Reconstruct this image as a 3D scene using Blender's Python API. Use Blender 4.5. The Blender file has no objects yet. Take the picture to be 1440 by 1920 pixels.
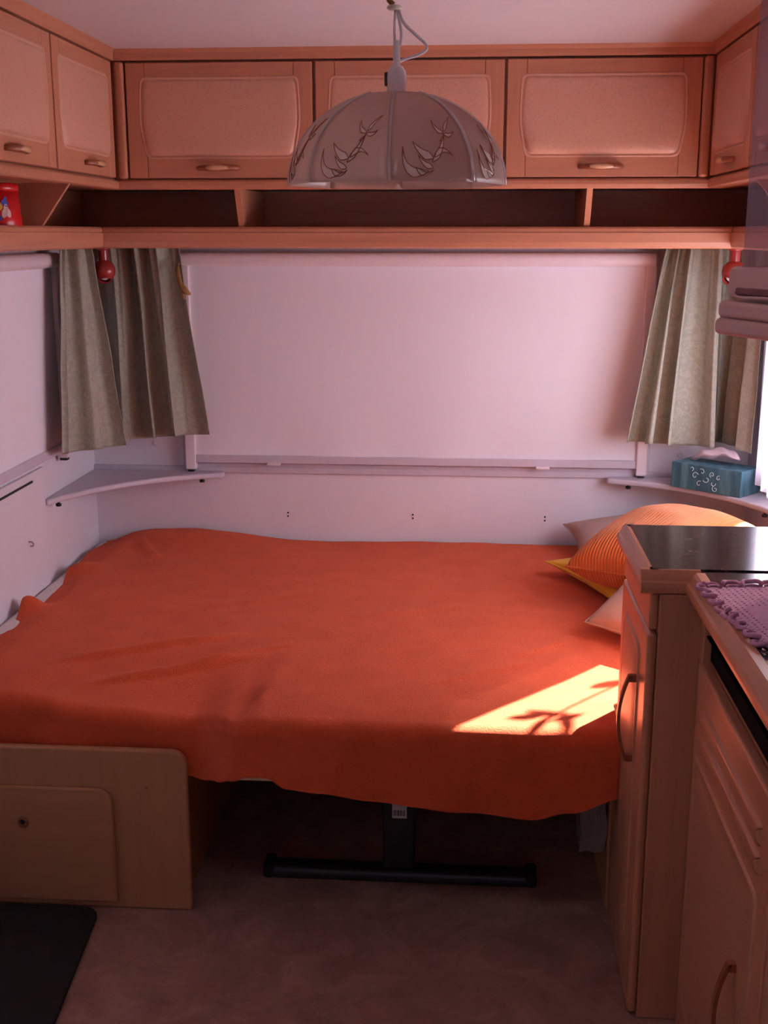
import bpy, bmesh, math, random
from math import sin, cos, pi, radians, sqrt, exp
from mathutils import Vector, Matrix, noise
random.seed(7)
S = bpy.context.scene
COL = S.collection

# ------------------------------------------------------------------ camera
cam_d = bpy.data.cameras.new('camera')
cam = bpy.data.objects.new('camera', cam_d); COL.objects.link(cam)
cam.location = (0, 0, 1.478)
cam.rotation_euler = (pi/2 - 0.2343, 0, 0.0740)
cam_d.sensor_fit = 'VERTICAL'; cam_d.sensor_height = 36; cam_d.sensor_width = 27
cam_d.lens = 2182/1920*36
cam_d.clip_start = 0.02
S.camera = cam

# ------------------------------------------------------------------ light
S.view_settings.view_transform = 'Standard'
S.view_settings.look = 'None'
S.view_settings.gamma = 1
S.view_settings.use_curve_mapping = False
S.view_settings.exposure = -0.50

W = bpy.data.worlds.new('daylight'); S.world = W; W.use_nodes = True
bgn = W.node_tree.nodes['Background']
bgn.inputs[0].default_value = (0.72, 0.79, 1.0, 1)
bgn.inputs[1].default_value = 8.0

sun_d = bpy.data.lights.new('sun', 'SUN')
sun = bpy.data.objects.new('sun', sun_d); COL.objects.link(sun)
sun_d.energy = 105; sun_d.angle = radians(0.6); sun_d.color = (1.0, 0.90, 0.80)
SUN_TO = Vector((0.657, 0.754, 0.625))
sun.location = (4, 7, 4)
sun.rotation_euler = SUN_TO.to_track_quat('Z', 'Y').to_euler()

def portal(name, loc, rot, sx, sy):
    d = bpy.data.lights.new(name, 'AREA'); d.shape = 'RECTANGLE'; d.size = sx; d.size_y = sy
    d.cycles.is_portal = True
    o = bpy.data.objects.new(name, d); COL.objects.link(o); o.location = loc; o.rotation_euler = rot
    return o

# ------------------------------------------------------------------ room numbers (metres)
XL, XR, YB, ZC, YF = -1.236, 0.884, 3.708, 1.966, -2.3
RW = dict(y0=2.30, y1=3.42, z0=0.80, z1=1.40)        # right window opening
FW_ = dict(x0=-0.40, x1=0.10, z0=1.05, z1=1.45)      # window behind the photographer
HT = dict(x0=-0.35, x1=0.00, y0=0.95, y1=1.30)       # roof hatch out of view, added to light the bed top and floor
portal('portal_right', (XR+0.06, (RW['y0']+RW['y1'])/2, (RW['z0']+RW['z1'])/2), (0, pi/2, 0), RW['z1']-RW['z0'], RW['y1']-RW['y0'])
portal('portal_front', ((FW_['x0']+FW_['x1'])/2, YF-0.06, (FW_['z0']+FW_['z1'])/2), (pi/2, 0, 0), FW_['x1']-FW_['x0'], FW_['z1']-FW_['z0'])
portal('portal_roof', ((HT['x0']+HT['x1'])/2, (HT['y0']+HT['y1'])/2, ZC+0.06), (0, 0, 0), HT['x1']-HT['x0'], HT['y1']-HT['y0'])

# ------------------------------------------------------------------ materials
MATS = {}
def nodemat(name):
    m = bpy.data.materials.new(name); m.use_nodes = True
    nt = m.node_tree; p = nt.nodes['Principled BSDF']
    MATS[name] = m
    return m, nt, p
def link(nt, a, b): nt.links.new(a, b)
def coord(nt, scale=(1,1,1), kind='Object'):
    tc = nt.nodes.new('ShaderNodeTexCoord'); mp = nt.nodes.new('ShaderNodeMapping')
    mp.inputs['Scale'].default_value = scale
    link(nt, tc.outputs[kind], mp.inputs['Vector'])
    return mp.outputs['Vector']
def noise_tex(nt, vec, scale, detail=3, rough=0.55, dist=0.0):
    n = nt.nodes.new('ShaderNodeTexNoise')
    n.inputs['Scale'].default_value = scale; n.inputs['Detail'].default_value = detail
    n.inputs['Roughness'].default_value = rough; n.inputs['Distortion'].default_value = dist
    link(nt, vec, n.inputs['Vector'])
    return n.outputs['Fac']
def ramp(nt, fac, stops):
    r = nt.nodes.new('ShaderNodeValToRGB')
    el = r.color_ramp.elements
    while len(el) < len(stops): el.new(0.5)
    for e, (p, c) in zip(el, stops): e.position = p; e.color = (*c, 1)
    link(nt, fac, r.inputs['Fac'])
    return r.outputs['Color']
def bump(nt, p, h, strength, dist=0.002):
    b = nt.nodes.new('ShaderNodeBump'); b.inputs['Strength'].default_value = strength; b.inputs['Distance'].default_value = dist
    link(nt, h, b.inputs['Height']); link(nt, b.outputs['Normal'], p.inputs['Normal'])
def mul(c, k): return tuple(min(1, x*k) for x in c)

def plain(name, col, rough=0.5, metal=0.0, var=0.06, scale=30, bstr=0.0, bscale=200, spec=0.5, sheen=0.0):
    m, nt, p = nodemat(name)
    v = coord(nt)
    link(nt, ramp(nt, noise_tex(nt, v, scale), [(0.3, mul(col, 1-var)), (0.7, mul(col, 1+var))]), p.inputs['Base Color'])
    p.inputs['Roughness'].default_value = rough; p.inputs['Metallic'].default_value = metal
    p.inputs['Specular IOR Level'].default_value = spec
    p.inputs['Sheen Weight'].default_value = sheen
    if bstr: bump(nt, p, noise_tex(nt, v, bscale, 2), bstr)
    return m
def wood(name, col, axis, var=0.10, rough=0.33):
    m, nt, p = nodemat(name)
    s = [30, 30, 30]; s['xyz'.index(axis)] = 1.6
    v = coord(nt, s)
    g = noise_tex(nt, v, 1.6, 5, 0.6, 0.5)
    link(nt, ramp(nt, g, [(0.25, mul(col, 1-var*1.5)), (0.5, col), (0.8, mul(col, 1+var))]), p.inputs['Base Color'])
    p.inputs['Roughness'].default_value = rough
    bump(nt, p, g, 0.06)
    return m
WOOD = (0.56, 0.235, 0.135)
for ax in 'xyz': wood('wood_'+ax, WOOD, ax)
for ax in 'xyz': wood('panelwood_'+ax, (0.50, 0.235, 0.11), ax, 0.08, 0.5)
def burl(name, col):
    m, nt, p = nodemat(name)
    v = coord(nt)
    g = noise_tex(nt, v, 260, 2, 0.7)
    g2 = noise_tex(nt, v, 9, 3)
    c1 = ramp(nt, g, [(0.32, mul(col, 0.88)), (0.5, col), (0.70, mul(col, 1.06))])
    mx = nt.nodes.new('ShaderNodeMixRGB'); mx.blend_type = 'MULTIPLY'; mx.inputs[0].default_value = 0.35
    link(nt, c1, mx.inputs[1]); link(nt, ramp(nt, g2, [(0.3, (0.86,)*3), (0.7, (1,)*3)]), mx.inputs[2])
    link(nt, mx.outputs[0], p.inputs['Base Color'])
    p.inputs['Roughness'].default_value = 0.36
    bump(nt, p, g, 0.10)
    return m
burl('burl', (0.70, 0.365, 0.255))
burl('burl_dark', (0.53, 0.245, 0.145))
plain('wall', (0.79, 0.735, 0.80), 0.55, var=0.02, scale=8, bstr=0.05, bscale=350)
plain('ceiling', (0.68, 0.63, 0.65), 0.6, var=0.02, scale=6, bstr=0.04, bscale=300)
plain('plastic_grey', (0.60, 0.54, 0.62), 0.4, var=0.02)
plain('plastic_white', (0.80, 0.70, 0.74), 0.35, var=0.02)
plain('plastic_lamp', (0.72, 0.64, 0.66), 0.35, var=0.02)
plain('cream', (0.72, 0.64, 0.50), 0.4, var=0.03)
plain('black', (0.012, 0.011, 0.012), 0.4, var=0.1)
plain('rubber', (0.010, 0.009, 0.010), 0.85, var=0.2, bstr=0.3, bscale=500)
plain('dark_gap', (0.006, 0.005, 0.006), 0.9, spec=0.1)
plain('redball', (0.30, 0.028, 0.022), 0.22, var=0.05)
plain('handle_wood', (0.30, 0.09, 0.04), 0.30, var=0.15, scale=60)
plain('handle_inlay', (0.66, 0.36, 0.20), 0.22, var=0.05)
plain('mattress', (0.80, 0.72, 0.70), 0.8, var=0.04, bstr=0.2)
plain('board', (0.72, 0.52, 0.40), 0.6, var=0.06)
plain('pinkplastic', (0.60, 0.36, 0.34), 0.35, var=0.03)
plain('pinkdark', (0.16, 0.055, 0.06), 0.35, var=0.2)
plain('tissue', (0.62, 0.50, 0.55), 0.9, var=0.05)
plain('line_white', (0.62, 0.78, 0.84), 0.6)
plain('label_white', (0.65, 0.62, 0.64), 0.6)
plain('gold', (0.30, 0.17, 0.05), 0.45, var=0.3)
plain('tin_red', (0.62, 0.012, 0.015), 0.25, var=0.08)
plain('tin_rim', (0.55, 0.35, 0.36), 0.3, metal=0.3)
plain('ink_yellow', (0.80, 0.42, 0.05), 0.4); plain('ink_blue', (0.04, 0.08, 0.42), 0.4); plain('ink_pale', (0.70, 0.42, 0.38), 0.4)
plain('metal_dark', (0.02, 0.02, 0.023), 0.35, metal=0.2, var=0.1)
plain('screw', (0.35, 0.30, 0.30), 0.35, metal=0.6)

# fleece blanket
m, nt, p = nodemat('fleece'); v = coord(nt)
f1 = noise_tex(nt, v, 170, 4, 0.75); f2 = noise_tex(nt, v, 12, 4, 0.6)
c1 = ramp(nt, f2, [(0.3, (0.76, 0.105, 0.034)), (0.7, (0.86, 0.130, 0.046))])
link(nt, c1, p.inputs['Base Color'])
p.inputs['Roughness'].default_value = 0.95; p.inputs['Specular IOR Level'].default_value = 0.1
p.inputs['Sheen Weight'].default_value = 0.25; p.inputs['Sheen Roughness'].default_value = 0.5
p.inputs['Sheen Tint'].default_value = (1.0, 0.62, 0.52, 1)
bump(nt, p, f1, 0.8, 0.007)

# corduroy cushion
def cord(name, col, ribs):
    m, nt, p = nodemat(name)
    tc = nt.nodes.new('ShaderNodeTexCoord')
    w = nt.nodes.new('ShaderNodeTexWave'); w.wave_type = 'BANDS'; w.bands_direction = 'Y'
    w.inputs['Scale'].default_value = ribs; w.inputs['Distortion'].default_value = 0.4; w.inputs['Detail'].default_value = 1
    link(nt, tc.outputs['UV'], w.inputs['Vector'])
    link(nt, ramp(nt, w.outputs['Fac'], [(0.1, mul(col, 0.82)), (0.7, col)]), p.inputs['Base Color'])
    p.inputs['Roughness'].default_value = 0.9; p.inputs['Sheen Weight'].default_value = 0.2
    bump(nt, p, w.outputs['Fac'], 0.6, 0.004)
cord('cord_orange', (0.80, 0.20, 0.035), 12)
plain('cush_yellow', (0.80, 0.42, 0.015), 0.85, var=0.04, bstr=0.2, bscale=400, sheen=0.1)
plain('cush_taupe', (0.44, 0.28, 0.24), 0.85, var=0.05, bstr=0.2, bscale=400)
plain('cush_brown', (0.50, 0.30, 0.235), 0.85, var=0.05, bstr=0.2, bscale=400)

# damask curtain fabric, slightly translucent
def curtain_mat(name, col, trans):
    m, nt, p = nodemat(name); v = coord(nt)
    g = noise_tex(nt, v, 42, 4, 0.6, 2.2); g2 = noise_tex(nt, v, 500, 2)
    c = ramp(nt, g, [(0.42, mul(col, 0.90)), (0.50, col), (0.56, mul(col, 1.10))])
    link(nt, c, p.inputs['Base Color'])
    p.inputs['Roughness'].default_value = 0.55; p.inputs['Sheen Weight'].default_value = 0.25
    bump(nt, p, g2, 0.2, 0.002)
    tr = nt.nodes.new('ShaderNodeBsdfTranslucent'); link(nt, c, tr.inputs['Color'])
    mx = nt.nodes.new('ShaderNodeMixShader'); mx.inputs[0].default_value = trans
    out = nt.nodes['Material Output']
    link(nt, p.outputs[0], mx.inputs[1]); link(nt, tr.outputs[0], mx.inputs[2]); link(nt, mx.outputs[0], out.inputs['Surface'])
curtain_mat('damask', (0.37, 0.365, 0.285), 0.10)

def see_through(name, col, alpha_transp, trans_frac, tcol=(1,1,1), gloss=0.0, rough=0.1):
    """surface that is partly clear, partly scattering, with a glossy coat"""
    m, nt, p = nodemat(name); nt.nodes.remove(p)
    out = nt.nodes['Material Output']; v = coord(nt)
    c = ramp(nt, noise_tex(nt, v, 25), [(0.3, mul(col, 0.992)), (0.7, mul(col, 1.005))])
    d = nt.nodes.new('ShaderNodeBsdfDiffuse'); t = nt.nodes.new('ShaderNodeBsdfTranslucent')
    link(nt, c, d.inputs['Color']); link(nt, c, t.inputs['Color'])
    m1 = nt.nodes.new('ShaderNodeMixShader'); m1.inputs[0].default_value = trans_frac
    link(nt, d.outputs[0], m1.inputs[1]); link(nt, t.outputs[0], m1.inputs[2])
    tp = nt.nodes.new('ShaderNodeBsdfTransparent'); tp.inputs[0].default_value = (*tcol, 1)
    m2 = nt.nodes.new('ShaderNodeMixShader'); m2.inputs[0].default_value = alpha_transp
    link(nt, m1.outputs[0], m2.inputs[1]); link(nt, tp.outputs[0], m2.inputs[2])
    last = m2
    if gloss:
        g = nt.nodes.new('ShaderNodeBsdfGlossy'); g.inputs['Roughness'].default_value = rough
        m3 = nt.nodes.new('ShaderNodeMixShader'); m3.inputs[0].default_value = gloss
        link(nt, m2.outputs[0], m3.inputs[1]); link(nt, g.outputs[0], m3.inputs[2]); last = m3
    link(nt, last.outputs[0], out.inputs['Surface'])
see_through('sheer', (0.86, 0.82, 0.93), 0.015, 0.66)
see_through('acrylic', (0.55, 0.42, 0.47), 0.76, 0.2, (0.88, 0.80, 0.86), 0.08, 0.08)
see_through('shade_glass', (0.58, 0.44, 0.385), 0.24, 0.45, (0.9, 0.8, 0.78), 0.05, 0.25)
see_through('shade_clear', (0.80, 0.70, 0.72), 0.45, 0.4, (0.95, 0.9, 0.9), 0.10, 0.1)
see_through('etch', (0.92, 0.80, 0.76), 0.10, 0.35, (0.95, 0.9, 0.9), 0.06, 0.2)
see_through('film', (0.50, 0.44, 0.44), 0.45, 0.3, (0.8, 0.75, 0.75), 0.15, 0.2)
see_through('window_glass', (0.9, 0.9, 0.9), 0.94, 0.5, (1, 1, 1), 0.04, 0.02)
see_through('blind_cloth', (0.91, 0.885, 0.96), 0.0, 0.06)

# worktop laminate
m, nt, p = nodemat('laminate'); v = coord(nt)
a1 = noise_tex(nt, v, 70, 4, 0.7, 0.6); a2 = noise_tex(nt, v, 14, 3)
c1 = ramp(nt, a1, [(0.35, (0.008, 0.006, 0.008)), (0.55, (0.04, 0.028, 0.033)), (0.72, (0.14, 0.10, 0.115))])
link(nt, c1, p.inputs['Base Color'])
p.inputs['Roughness'].default_value = 0.13; p.inputs['Specular IOR Level'].default_value = 0.35
bump(nt, p, a2, 0.04)
# floor vinyl
m, nt, p = nodemat('vinyl'); v = coord(nt)
a1 = noise_tex(nt, v, 7, 5, 0.65, 1.2); a2 = noise_tex(nt, v, 60, 3, 0.6)
c1 = ramp(nt, a1, [(0.28, (0.29, 0.155, 0.125)), (0.5, (0.40, 0.225, 0.18)), (0.72, (0.52, 0.31, 0.25))])
mx = nt.nodes.new('ShaderNodeMixRGB'); mx.blend_type = 'MULTIPLY'; mx.inputs[0].default_value = 0.5
link(nt, c1, mx.inputs[1]); link(nt, ramp(nt, a2, [(0.3, (0.75,)*3), (0.7, (1.0,)*3)]), mx.inputs[2])
wv = nt.nodes.new('ShaderNodeTexWave'); wv.inputs['Scale'].default_value = 5; wv.inputs['Distortion'].default_value = 40
wv.inputs['Detail'].default_value = 3; wv.inputs['Detail Scale'].default_value = 1.6
link(nt, v, wv.inputs['Vector'])
ad = nt.nodes.new('ShaderNodeMixRGB'); ad.blend_type = 'ADD'; ad.inputs[0].default_value = 1.0
link(nt, mx.outputs[0], ad.inputs[1]); link(nt, ramp(nt, wv.outputs['Fac'], [(0.985, (0, 0, 0)), (1.0, (0.03, 0.024, 0.022))]), ad.inputs[2])
link(nt, ad.outputs[0], p.inputs['Base Color'])
p.inputs['Roughness'].default_value = 0.42; bump(nt, p, a2, 0.08)
# crochet
plain('crochet', (0.60, 0.28, 0.42), 0.9, var=0.12, scale=200, bstr=0.4, bscale=700)
# tissue box print
m, nt, p = nodemat('box_print'); tc = nt.nodes.new('ShaderNodeTexCoord')
mp = nt.nodes.new('ShaderNodeMapping'); mp.inputs['Scale'].default_value = (28, 28, 2.0); link(nt, tc.outputs['Object'], mp.inputs['Vector'])
a1 = noise_tex(nt, mp.outputs[0], 1.0, 4, 0.7, 0.4)
link(nt, ramp(nt, a1, [(0.30, (0.03, 0.085, 0.13)), (0.48, (0.045, 0.15, 0.20)), (0.62, (0.11, 0.27, 0.32)), (0.75, (0.19, 0.36, 0.40))]), p.inputs['Base Color'])
p.inputs['Roughness'].default_value = 0.45

# ------------------------------------------------------------------ mesh helpers
WPOS = {}
class MB:
    def __init__(s): s.v = []; s.f = []; s.uv = None
    def add(s, vs, fs):
        b = len(s.v); s.v += [Vector(q) for q in vs]; s.f += [tuple(i+b for i in f) for f in fs]; return s
    def box(s, x0, x1, y0, y1, z0, z1):
        return s.add([(x0,y0,z0),(x1,y0,z0),(x1,y1,z0),(x0,y1,z0),(x0,y0,z1),(x1,y0,z1),(x1,y1,z1),(x0,y1,z1)],
                     [(3,2,1,0),(4,5,6,7),(0,1,5,4),(1,2,6,5),(2,3,7,6),(3,0,4,7)])
    def prism(s, poly, z0, z1):
        n = len(poly)
        vs = [(x,y,z0) for x,y in poly] + [(x,y,z1) for x,y in poly]
        return s.add(vs, [tuple(range(n))[::-1], tuple(range(n,2*n))] + [(i,(i+1)%n,n+(i+1)%n,n+i) for i in range(n)])
    def tube(s, pts, r, n=8, cap=True, flat=1.0):
        pts = [Vector(q) for q in pts]; m = len(pts)
        rr = r if isinstance(r, (list, tuple)) else [r]*m
        b = len(s.v); prev = None
        for i, q in enumerate(pts):
            t = (pts[min(i+1,m-1)] - pts[max(i-1,0)]).normalized()
            if prev is None:
                ref = Vector((0,0,1)) if abs(t.z) < 0.9 else Vector((1,0,0)); u = t.cross(ref).normalized()
            else:
                u = (prev - t*prev.dot(t)).normalized()
            prev = u; w = t.cross(u)
            for k in range(n):
                a = 2*pi*k/n; s.v.append(q + (u*cos(a) + w*sin(a)*flat)*rr[i])
        for i in range(m-1):
            for k in range(n):
                s.f.append((b+i*n+k, b+i*n+(k+1)%n, b+(i+1)*n+(k+1)%n, b+(i+1)*n+k))
        if cap:
            s.f.append(tuple(b+k for k in range(n))[::-1]); s.f.append(tuple(b+(m-1)*n+k for k in range(n)))
        return s
    def lathe(s, prof, c, n=32, axis='z', a0=0, a1=2*pi):
        b = len(s.v); m = len(prof); full = abs(a1-a0-2*pi) < 1e-6; cols = n if full else n+1
        for k in range(cols):
            a = a0+(a1-a0)*k/n
            for (r, h) in prof:
                if axis == 'z': q = (c[0]+r*cos(a), c[1]+r*sin(a), c[2]+h)
                elif axis == 'x': q = (c[0]+h, c[1]+r*cos(a), c[2]+r*sin(a))
                else: q = (c[0]+r*cos(a), c[1]+h, c[2]+r*sin(a))
                s.v.append(Vector(q))
        for k in range(n):
            k2 = (k+1) % cols
            for i in range(m-1):
                s.f.append((b+k*m+i, b+k2*m+i, b+k2*m+i+1, b+k*m+i+1))
        return s
    def grid(s, fn, nu, nv):
        b = len(s.v)
        for j in range(nv+1):
            for i in range(nu+1): s.v.append(Vector(fn(i/nu, j/nv)))
        w = nu+1
        for j in range(nv):
            for i in range(nu): s.f.append((b+j*w+i, b+j*w+i+1, b+(j+1)*w+i+1, b+(j+1)*w+i))
        return s
    def xf(s, M): s.v = [M @ q for q in s.v]; return s

def obj(name, mb, mat, parent=None, bevel=0.0, smooth=False, segs=2, solid=0.0, subd=0, uv=None):
    lo = Vector([min(q[i] for q in mb.v) for i in range(3)]); hi = Vector([max(q[i] for q in mb.v) for i in range(3)])
    org = Vector(((lo.x+hi.x)/2, (lo.y+hi.y)/2, lo.z))
    me = bpy.data.meshes.new(name)
    me.from_pydata([q-org for q in mb.v], [], mb.f); me.validate(); me.update()
    bm = bmesh.new(); bm.from_mesh(me)
    bmesh.ops.remove_doubles(bm, verts=bm.verts, dist=1e-6)
    if not solid: bmesh.ops.recalc_face_normals(bm, faces=bm.faces)
    bm.to_mesh(me); bm.free()
    if uv:
        l = me.uv_layers.new(name='UVMap')
        for lp in me.loops:
            l.data[lp.index].uv = uv(me.vertices[lp.vertex_index].co)
    me.materials.append(MATS[mat])
    if smooth:
        for q in me.polygons: q.use_smooth = True
    o = bpy.data.objects.new(name, me); COL.objects.link(o)
    if solid:
        md = o.modifiers.new('thickness', 'SOLIDIFY'); md.thickness = solid; md.offset = 0
    if bevel:
        md = o.modifiers.new('bevel', 'BEVEL'); md.width = bevel; md.segments = segs; md.limit_method = 'ANGLE'; md.angle_limit = radians(40)
        for q in me.polygons: q.use_smooth = True
        md.harden_normals = False
    if subd:
        md = o.modifiers.new('subd', 'SUBSURF'); md.levels = subd; md.render_levels = subd
    if bevel:
        w = o.modifiers.new('wn', 'WEIGHTED_NORMAL'); w.keep_sharp = True
    if parent is not None:
        o.parent = parent; o.location = org - WPOS[parent.name]
    else:
        o.location = org
    WPOS[o.name] = org
    return o
def thing(name, label, cat, loc, group=None):
    o = bpy.data.objects.new(name, None); COL.objects.link(o); o.location = loc; o.empty_display_size = 0.05
    o['label'] = label; o['category'] = cat
    if group: o['group'] = group
    WPOS[o.name] = Vector(loc)
    return o
def tag(o, label, cat, group=None):
    o['label'] = label; o['category'] = cat
    if group: o['group'] = group
    return o
def struct(name, mb, mat, label=None, **k):
    o = obj(name, mb, mat, **k); o['kind'] = 'structure'
    if label: o['label'] = label
    return o
def B(*a): return MB().box(*a)
def lerp(a, b, t): return a+(b-a)*t
def smooth(t): t = max(0, min(1, t)); return t*t*(3-2*t)
def interp(tab, x):
    if x <= tab[0][0]: return tab[0][1]
    for (a, p), (b, q) in zip(tab, tab[1:]):
        if x <= b: return lerp(p, q, smooth((x-a)/(b-a)))
    return tab[-1][1]

# frames: a runs along the wall, n is the distance from the wall into the room
class Frame:
    def __init__(s, kind): s.k = kind
    def __call__(s, a, n, z):
        if s.k == 'back': return (a, YB-n, z)
        if s.k == 'left': return (XL+n, a, z)
        if s.k == 'right': return (XR-n, a, z)
FB, FL, FR = Frame('back'), Frame('left'), Frame('right')
def fbox(fr, a0, a1, n0, n1, z0, z1, mb=None):
    p, q = fr(a0, n0, z0), fr(a1, n1, z1)
    mb = mb or MB()
    return mb.box(min(p[0],q[0]), max(p[0],q[0]), min(p[1],q[1]), max(p[1],q[1]), z0, z1)
def extr(fr, prof, a0, a1):
    """profile of (n, z) points run along a; a0/a1 are functions of n so corners mitre"""
    m = len(prof); mb = MB()
    vs = [fr(a0(n), n, z) for n, z in prof] + [fr(a1(n), n, z) for n, z in prof]
    return mb.add(vs, [tuple(range(m)), tuple(range(m, 2*m))[::-1]] + [(i, m+i, m+(i+1) % m, (i+1) % m) for i in range(m)])

# ------------------------------------------------------------------ the room
struct('floor', B(XL-0.03, XR+0.03, YF-0.03, YB+0.03, -0.03, 0), 'vinyl', 'brown mottled vinyl floor')
mb = MB(); r = HT
mb.box(XL-0.03, XR+0.03, YF-0.03, r['y0'], ZC, ZC+0.03); mb.box(XL-0.03, XR+0.03, r['y1'], YB+0.03, ZC, ZC+0.03)
mb.box(XL-0.03, r['x0'], r['y0'], r['y1'], ZC, ZC+0.03); mb.box(r['x1'], XR+0.03, r['y0'], r['y1'], ZC, ZC+0.03)
struct('ceiling', mb, 'ceiling', 'plain pinkish white ceiling')
wb = struct('wall_back', B(XL-0.03, XR+0.03, YB, YB+0.03, 0, ZC), 'wall', 'pale pink end wall behind the bed')
wl = struct('wall_left', B(XL-0.03, XL, YF, YB, 0, ZC), 'wall', 'pale lavender side wall with closed blind')
mb = MB(); r = RW
mb.box(XR, XR+0.03, YF, YB, 0, r['z0']); mb.box(XR, XR+0.03, YF, YB, r['z1'], ZC)
mb.box(XR, XR+0.03, YF, r['y0'], r['z0'], r['z1']); mb.box(XR, XR+0.03, r['y1'], YB, r['z0'], r['z1'])
wr = struct('wall_right', mb, 'wall', 'pale side wall with the bright window')
mb = MB(); r = FW_
mb.box(XL, XR, YF-0.03, YF, 0, r['z0']); mb.box(XL, XR, YF-0.03, YF, r['z1'], ZC)
mb.box(XL, r['x0'], YF-0.03, YF, r['z0'], r['z1']); mb.box(r['x1'], XR, YF-0.03, YF, r['z0'], r['z1'])
struct('wall_front', mb, 'wall')

def hole_dot(wall, x, z, r=0.004, mat='dark_gap', name='screw_hole'):
    return obj(name, MB().lathe([(0, -0.0022), (r*0.9, -0.002), (r, 0.001)], (x, YB, z), 8, 'y'), mat, wall)
for x in (-0.593, -0.180, 0.250):
    hole_dot(wb, x, 0.583, 0.003); hole_dot(wb, x, 0.571, 0.003)
obj('screw_cap', MB().lathe([(0.003, -0.002), (0.006, -0.004), (0.010, -0.003), (0.011, 0.001)], (0.672, YB, 0.795), 14, 'y'), 'plastic_white', wb, smooth=True)
obj('screw_cap', MB().lathe([(0, -0.006), (0.007, -0.005), (0.009, 0.001)], (-1.032, YB, 0.810), 12, 'y'), 'plastic_grey', wb, smooth=True)
# raised lining panel low on the left wall, its slot rail and a small hook
lp = struct('trim_1', B(XL, XL+0.010, 2.0, 3.222, 0.38, 0.825), 'wall', 'raised lining panel low on the side wall', bevel=0.003)
rail = obj('hanging_rail', B(XL+0.010, XL+0.014, 2.35, 3.125, 0.797, 0.804), 'metal_dark', lp, bevel=0.002)
obj('hook', MB().tube([(XL+0.010, 3.070, 0.640), (XL+0.020, 3.068, 0.640), (XL+0.024, 3.070, 0.634), (XL+0.020, 3.075, 0.626), (XL+0.012, 3.077, 0.625)], 0.0022, 6), 'screw', lp)

# windows: frames round the blinds, and the bright one on the right
def window_frame(name, fr, a0, a1, z0, z1, w, d, mat='plastic_grey', label=None):
    mb = MB()
    fbox(fr, a0-w, a1+w, 0, d, z0-w, z0, mb); fbox(fr, a0-w, a1+w, 0, d, z1, z1+w, mb)
    fbox(fr, a0-w, a0, 0, d, z0, z1, mb); fbox(fr, a1, a1+w, 0, d, z0, z1, mb)
    o = struct(name, mb, mat, label)
    return o
w1 = window_frame('window_1', FB, -0.905, 0.545, 0.748, 1.40, 0.030, 0.010, label='end window with its blind drawn down')
obj('sill_strip', B(XL, XR, YB-0.012, YB, 0.716, 0.738), 'plastic_grey', w1, bevel=0.003)
obj('pane', B(-0.905, 0.545, YB-0.004, YB-0.001, 0.748, 1.40), 'window_glass', w1)
w2 = window_frame('window_2', FL, 2.2, 3.37, 0.86, 1.40, 0.022, 0.010, label='side window with its blind drawn down')
obj('pane', B(XL+0.001, XL+0.004, 2.2, 3.37, 0.86, 1.40), 'window_glass', w2)
w3 = window_frame('window_3', FR, RW['y0'], RW['y1'], RW['z0'], RW['z1'], 0.022, 0.010, 'plastic_white', label='bright side window over the kitchen')
obj('pane', B(XR+0.008, XR+0.012, RW['y0'], RW['y1'], RW['z0'], RW['z1']), 'window_glass', w3)
mb = MB(); r = FW_
for q in ((r['x0'], r['x1'], r['z0'], r['z0']+0.03), (r['x0'], r['x1'], r['z1']-0.03, r['z1']), (r['x0'], r['x0']+0.03, r['z0']+0.03, r['z1']-0.03), (r['x1']-0.03, r['x1'], r['z0']+0.03, r['z1']-0.03)):
    mb.box(q[0], q[1], YF-0.02, YF+0.01, q[2], q[3])
w4 = struct('window_4', mb, 'plastic_white')
obj('pane', B(r['x0']+0.03, r['x1']-0.03, YF-0.012, YF-0.008, r['z0']+0.03, r['z1']-0.03), 'window_glass', w4)

mb = MB(); r = HT
for q in ((r['x0'], r['x1'], r['y0'], r['y0']+0.03), (r['x0'], r['x1'], r['y1']-0.03, r['y1']), (r['x0'], r['x0']+0.03, r['y0']+0.03, r['y1']-0.03), (r['x1']-0.03, r['x1'], r['y0']+0.03, r['y1']-0.03)):
    mb.box(q[0], q[1], q[2], q[3], ZC-0.01, ZC+0.03)
w5 = struct('window_5', mb, 'plastic_white')
obj('pane', B(r['x0']+0.03, r['x1']-0.03, r['y0']+0.03, r['y1']-0.03, ZC+0.015, ZC+0.019), 'window_glass', w5)

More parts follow.
